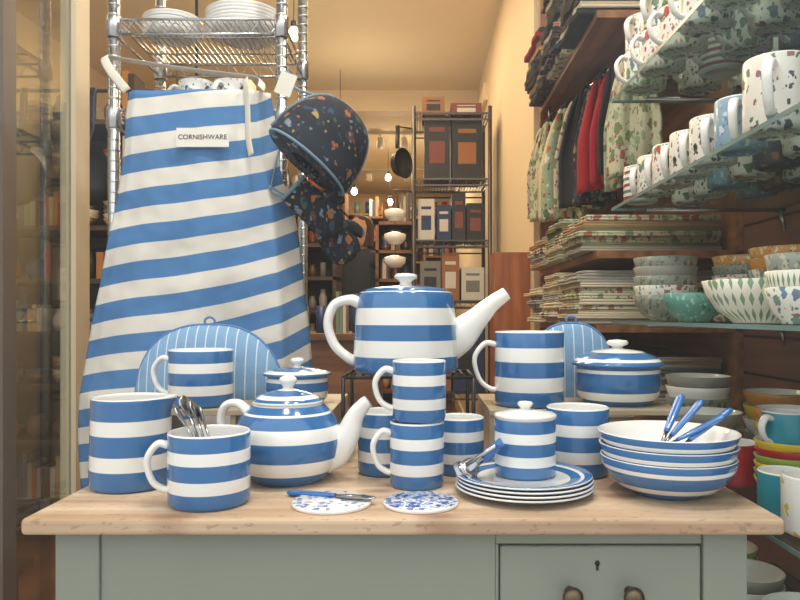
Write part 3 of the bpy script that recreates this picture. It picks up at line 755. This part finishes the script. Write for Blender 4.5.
# cluttered shop shelving
pal = [plain('it_%d' % i, c, .35) for i, c in enumerate([(205, 195, 180), (150, 60, 40), (180, 124, 60), (80, 90, 100), (60, 45, 38), (120, 140, 120), (190, 160, 115), (50, 70, 110), (150, 140, 130), (110, 70, 45)])]
def items(b, x, y, z, maxh, w):
    k = R.random(); m = R.randrange(10)
    if k < .2:
        n = R.randint(2, 5); ww = w/n*.9
        for i in range(n): b.box(x-w/2+i*w/n, x-w/2+i*w/n+ww, y-.06, y+.06, z, z+maxh*R.uniform(.5, .9), R.randrange(10))
    elif k < .5:
        r = w*.42; h = maxh*R.uniform(.4, .8); b.lathe([(0, 0), (r*.7, 0), (r*.95, h*.3), (r, h*.6), (r*.6, h*.85), (r*.65, h), (r*.5, h), (0, h*.9)], m, (x, y, z), 16)
    elif k < .8:
        r = w*.45
        for i in range(R.randint(2, 6)):
            b.lathe([(0, 0), (r*.5, 0), (r, .04), (r*.97, .04), (0, .01)], R.randrange(10), (x, y, z+i*.018), 16)
    else:
        h = maxh*.55; r = w*.3; b.lathe([(0, 0), (r, 0), (r, h), (r*.9, h), (r*.9, .01), (0, .01)], m, (x, y, z), 16)
def unit(name, x0, x1, y, zs, wd, depth=.28, step=.15):
    b = B(); c = B()
    for i, z in enumerate(zs):
        b.box(x0, x1, y, y+depth, z-.02, z)
        mh = (zs[i+1]-z-.03) if i+1 < len(zs) else .25
        x = x0+.09 if x1-x0 > .3 else x0+.06
        while x < x1-.05:
            items(c, x, y+.10, z, mh, step*.9); x += step
    for x in (x0, x1-.02): b.box(x, x+.02, y, y+depth, 0, zs[-1])
    b.box(x0, x1, y+depth, y+depth+.01, 0, zs[-1])
    o = b.obj(name, [wd]); c.obj('shelf_crockery', pal, parent=o)
sw = wood('shelf_wood', (104, 68, 40), (145, 100, 62), 'x', 1, .5)
dwd = wood('dark_shelf_wood', (58, 43, 33), (86, 66, 50), 'x', 1, .5)
unit('display_shelves', -1.95, -.62, 2.9, [.2, .45, .68, .9, 1.12, 1.34, 1.56, 1.78], dwd, step=.11)
unit('display_shelves', -1.34, -.60, 5.6, [.2, .55, .9, 1.2, 1.5, 1.8, 2.0], sw, step=.12)
unit('display_shelves', -.9, .37, 7.6, [.3, .7, 1.1, 1.38, 1.62, 1.86, 2.08], sw, step=.12)
unit('display_shelves', -.28, -.03, 4.4, [.2, .5, .78, 1.02, 1.20, 1.38, 1.56], sw, step=.065)
unit('display_shelves', -.50, .05, 6.2, [.2, .5, .8, 1.05, 1.25, 1.45, 1.65, 1.85], sw, step=.09)
unit('display_shelves', -.66, -.455, 3.8, [.2, .5, .78, 1.0, 1.18, 1.36, 1.54], dwd, step=.06)
b = B(); b.box(-.62, -.18, 3.0, 3.4, 0, .86, 0); b.box(-.65, -.15, 2.97, 3.43, .86, .89, 0)
co = b.obj('shop_counter', [sw], bevel=.003)
b = B()
for i in range(6): items(b, -.60+.08*i, 3.12, .89, .22, .075)
b.obj('counter_crockery', pal, parent=co)
b = B()
for i in range(3):
    b.lathe([(0, -.03), (.03, -.026), (.05, -.005), (.052, .02), (.048, .022), (.02, .03), (0, .032)], 0, (-.118, 3.3, 1.22+.11*i), 24)
    b.tube([(-.118, 3.3, 1.25+.11*i), (-.118, 3.3, 1.32+.11*i if i < 2 else 1.562)], .002, 1, 6)
b.obj('hanging_bowls', [ceramic, black], parent=mshelf)
rot = Matrix.Rotation(math.radians(90), 4, 'X')
def frypan(x, y, z, r, parent, top, rm=None):
    b = B()
    rt = (rm @ rot) if rm else rot
    b.lathe([(0, 0), (r*.8, 0), (r, .035), (r*1.02, .036), (r*.98, .034), (r*.78, .003), (0, .003)], 0, seg=36, rot=rt)
    b.tube([(0, -.03, r*.95), (0, -.035, r*1.3), (0, -.01, r*2.0), (0, .0, top-z)], (.006, .010), 0, 8, up=(0, 1, 0))
    b.obj('frying_pan', [plain('pan_black', (34, 34, 38), .3, .5)], (x, y, z), parent=parent)
frypan(-.105, 3.295, 1.68, .07, mshelf, 1.862, Matrix.Rotation(math.radians(55), 4, 'Z'))
# left low stool with crockery
b = B(); b.box(-1.02, -.76, 1.10, 1.38, .47, .49, 0)
for x in (-1.0, -.80):
    for y in (1.12, 1.34): b.box(x, x+.02, y, y+.02, 0, .47, 0)
b.obj('low_stool', [dwd])
dbowl(-.82, 1.3, .49, .055, .05, [orng, teal, greyp], 3, .018); dbowl(-.94, 1.24, .49, .06, .05, [pinkg, lime, F[0]], 3, .018)
b = B()
b.tube([(-1.2, 1.88, 1.57), (-.6, 1.88, 1.57)], .005, 0, 8); b.tube([(-1.2, 1.88, 1.57), (-1.2, 1.88, CZ)], .004, 0, 8); b.tube([(-.6, 1.88, 1.57), (-.6, 1.88, CZ)], .004, 0, 8)
rail = b.obj('pan_rail', [black])
for px_ in (-.875, -1.06): frypan(px_, 1.875, 1.33, .075, rail, 1.575)

# ---------------------------------------------------------------- shopper standing in the passage
def person(px, py, rz):
    root = bpy.data.objects.new('person', None); sc.collection.objects.link(root)
    root.location = (px, py, 0); root.rotation_euler = (0, 0, rz)
    jac = plain('wool_jacket', (52, 56, 66), .9); jeans = plain('denim', (44, 54, 74), .9); skin = plain('skin', (206, 158, 130), .6); hair = plain('hair_brown', (64, 42, 30), .7)
    V = [(0, 0, .90), (0, 0, 1.05), (0, 0, 1.22), (0, .01, 1.36), (0, .01, 1.44), (-.17, .01, 1.36), (-.22, .03, 1.12), (-.18, -.12, .98), (.17, .01, 1.36), (.22, .03, 1.12), (.18, -.12, .98)]
    E = [(0, 1), (1, 2), (2, 3), (3, 4), (3, 5), (5, 6), (6, 7), (3, 8), (8, 9), (9, 10)]
    rd = [(.155, .11), (.135, .095), (.155, .11), (.13, .09), (.055, .055), .058, .046, .036, .058, .046, .036]
    me = bpy.data.meshes.new('jacket'); me.from_pydata(V, E, []); me.materials.append(jac)
    o = bpy.data.objects.new('jacket', me); sc.collection.objects.link(o); o.parent = root
    sk = o.modifiers.new('skin', 'SKIN'); sk.use_smooth_shade = True
    if len(me.skin_vertices):
        for i, r in enumerate(rd): me.skin_vertices[0].data[i].radius = r if isinstance(r, tuple) else (r, r)
        me.skin_vertices[0].data[0].use_root = True
    o.modifiers.new('sub', 'SUBSURF').render_levels = 2
    b = B()
    for s_ in (-1, 1):
        b.tube([(s_*.075, 0, .98), (s_*.085, -.005, .75), (s_*.09, -.01, .48), (s_*.095, .01, .25), (s_*.095, .02, .07)], [.098, .088, .065, .055, .044], 0, 16, 6, up=(0, 1, 0))
        b.tube([(s_*.095, .07, .045), (s_*.098, 0, .045), (s_*.105, -.12, .035), (s_*.107, -.17, .03)], [(.04, .034), (.044, .04), (.034, .042), (.018, .03)], 1, 14, 5)
    b.obj('trousers_and_shoes', [jeans, black], parent=root)
    b = B()
    b.tube([(0, .012, 1.40), (0, .008, 1.50)], .048, 0, 14, smooth_path=False)
    b.lathe([(0, -.115), (.035, -.108), (.055, -.085), (.068, -.045), (.074, 0), (.076, .04), (.066, .08), (.04, .105), (0, .114)], 0, (0, 0, 1.55), 28, sy=1.2)
    b.lathe([(0, -.022), (.010, -.018), (.011, -.004), (.005, .022), (0, .026)], 0, (0, -.092, 1.545), 12)
    for s_ in (-1, 1):
        b.lathe([(0, -.028), (.012, -.02), (.014, .008), (.008, .026), (0, .03)], 0, (s_*.077, .005, 1.545), 12, sx=.5)
        b.lathe([(0, -.007), (.009, 0), (0, .007)], 2, (s_*.030, -.083, 1.562), 10, sy=.5)
    b.tube([(-.022, -.083, 1.497), (0, -.088, 1.495), (.022, -.083, 1.497)], .005, 3, 8, 4)
    b.lathe([(.083, -.10), (.088, -.02), (.087, .04), (.076, .088), (.045, .118), (0, .128)], 1, (0, .022, 1.553), 28, sy=1.12, warp=lambda p, a, r, z: Vector((p.x, max(p.y, -.055 if z < .06 else -.12), p.z)))
    for s_ in (-1, 1):
        c = Vector((s_*.18, -.145, .965))
        b.tube([c+Vector((0, .03, .012)), c, c+Vector((-s_*.005, -.04, -.008))], [(.018, .024), (.014, .034), (.012, .038)], 0, 12, 5)
        for k in range(4):
            q = c+Vector(((k-1.5)*.018, -.042, -.008)); L = [.052, .06, .056, .044][k]
            b.tube([q, q+Vector((0, -L*.5, -.006)), q+Vector((0, -L*.75, -.026)), q+Vector((0, -L*.6, -.042))], [.0085, .008, .0075, .006], 0, 8, 3)
        q = c+Vector((-s_*.026, -.005, 0))
        b.tube([q, q+Vector((-s_*.018, -.022, -.008)), q+Vector((-s_*.016, -.045, -.016))], [.0105, .009, .007], 0, 8, 3)
    b.obj('head_and_hands', [skin, hair, black, plain('lips', (170, 95, 85), .5)], parent=root)
person(-.425, 4.95, math.radians(-25))

# ---------------------------------------------------------------- lamps
bulb = emis('bulb_glow', (255, 228, 175), 18)
def pend(x, y, z, top, r=.024):
    b = B(); b.lathe([(0, -r), (r*.6, -r*.8), (r, 0), (r*.7, r*.8), (r*.4, r*1.3), (0, r*1.4)], 0, seg=20)
    b.lathe([(0, r*1.2), (r*.5, r*1.2), (r*.5, r*2.2), (0, r*2.3)], 1, seg=16)
    b.tube([(0, 0, r*2.2), (0, 0, top-z)], .002, 1, 6)
    b.obj('pendant_bulb', [bulb, black], (x, y, z))
pend(-.505, 2.8, 2.09, CZ); pend(-.56, 3.3, 2.20, CZ); pend(-.49, 4.3, 1.82, CZ); pend(-.25, 5.5, 2.05, 2.36); pend(-.6, 6.4, 2.1, 2.36, .03); pend(-1.5, 2.5, 1.95, CZ); pend(-1.25, 3.6, 2.1, CZ); pend(-.3, 7.0, 2.1, 2.36, .03)
# ceiling track with small spotlights
def track(x0, x1, y, z, n):
    b = B(); b.box(x0, x1, y-.012, y+.012, z-.022, z, 0)
    for i in range(n):
        x = x0+(x1-x0)*(i+.5)/n
        rm = Matrix.Rotation(math.radians(28), 4, 'X')
        b.tube([(x, y, z-.02), (x, y, z-.06)], .004, 0, 8)
        b.lathe([(0, .045), (.020, .042), (.024, .02), (.028, -.035), (.025, -.035), (.022, -.028)], 0, (x, y, z-.085), 20, rot=rm)
        b.lathe([(.023, -.029), (0, -.027)], 1, (x, y, z-.085), 20, rot=rm)
    b.obj('track_spotlights', [plain('track_white', (205, 196, 178), .4), bulb])
track(-.75, .15, 5.3, 2.36, 5); track(-.75, .15, 6.6, 2.36, 5)
def area(name, loc, size, e, col, rot=(0, 0, 0), sy=None):
    l = bpy.data.lights.new(name, 'AREA'); l.energy = e; l.size = size; l.color = col
    o = bpy.data.objects.new(name, l); sc.collection.objects.link(o); o.location = loc; o.rotation_euler = rot
def pointl(name, loc, e, col, r=.06):
    l = bpy.data.lights.new(name, 'POINT'); l.energy = e; l.color = col; l.shadow_soft_size = r
    o = bpy.data.objects.new(name, l); sc.collection.objects.link(o); o.location = loc
warm = (1, .77, .50)
area('ceiling_light', (-.4, 2.2, 2.45), .6, 12, warm); area('ceiling_light', (-1.4, 2.2, 2.45), .4, 3, warm)
area('ceiling_light', (-.3, 3.4, 2.45), .6, 14, warm)
area('ceiling_light', (-.4, 5.8, 2.34), .7, 20, (1, .8, .55)); area('ceiling_light', (-.4, 7.0, 2.34), .6, 15, (1, .82, .58))
pointl('ceiling_fill', (-.40, 2.75, 1.95), 8, (1, .80, .52)); pointl('ceiling_fill', (-.35, 4.0, 1.95), 7, (1, .80, .52)); pointl('ceiling_fill', (-.2, 5.5, 1.95), 6, (1, .82, .58))  # fill points added near the pendant bulbs to brighten the ceiling
area('window_fill', (-.22, .80, 2.3), .12, 7.5, (1, .98, .94), (math.radians(6), 0, 0)); area('window_fill', (.25, .80, 2.3), .12, 7.5, (1, .98, .94), (math.radians(6), 0, 0))  # unseen area lamps added over the table for brightness and glaze highlights
area('window_fill', (.30, 1.55, 2.4), .4, 6, (1, .87, .68))

# world: street daylight, bright sky above dim house fronts and pavement
w = bpy.data.worlds.new('World'); sc.world = w; w.use_nodes = True
nt = w.node_tree; bg = nt.nodes['Background']
t = nt.nodes.new('ShaderNodeTexCoord'); s = nt.nodes.new('ShaderNodeSeparateXYZ'); nt.links.new(t.outputs['Generated'], s.inputs[0])
vb = nt.nodes.new('ShaderNodeTexVoronoi'); vb.inputs['Scale'].default_value = 5; vb.feature = 'F1'
nt.links.new(t.outputs['Generated'], vb.inputs['Vector'])
sv = nt.nodes.new('ShaderNodeSeparateColor'); nt.links.new(vb.outputs['Color'], sv.inputs[0])
h = M('ADD', nt, s.outputs[2], M('MULTIPLY', nt, sv.outputs[0], .16))
r = nt.nodes.new('ShaderNodeValToRGB'); e = r.color_ramp.elements
e[0].position = 0; e[0].color = (.42, .41, .40, 1); e[1].position = 1; e[1].color = (1.0, 1.0, 1.0, 1)
for p, c in ((.04, (.50, .48, .46, 1)), (.30, (.46, .44, .43, 1)), (.40, (.88, .94, 1, 1))):
    x = e.new(p); x.color = c
nt.links.new(h, r.inputs[0]); nt.links.new(r.outputs[0], bg.inputs[0]); bg.inputs[1].default_value = 1.8

# ---------------------------------------------------------------- camera
cd = bpy.data.cameras.new('Camera'); cam = bpy.data.objects.new('Camera', cd); sc.collection.objects.link(cam)
cam.location = (0, 0, .965); cam.rotation_euler = (math.radians(90), 0, 0)
cd.lens = 31.5; cd.sensor_width = 36; cd.shift_x = -.025; cd.shift_y = .02; cd.clip_start = .05
sc.camera = cam
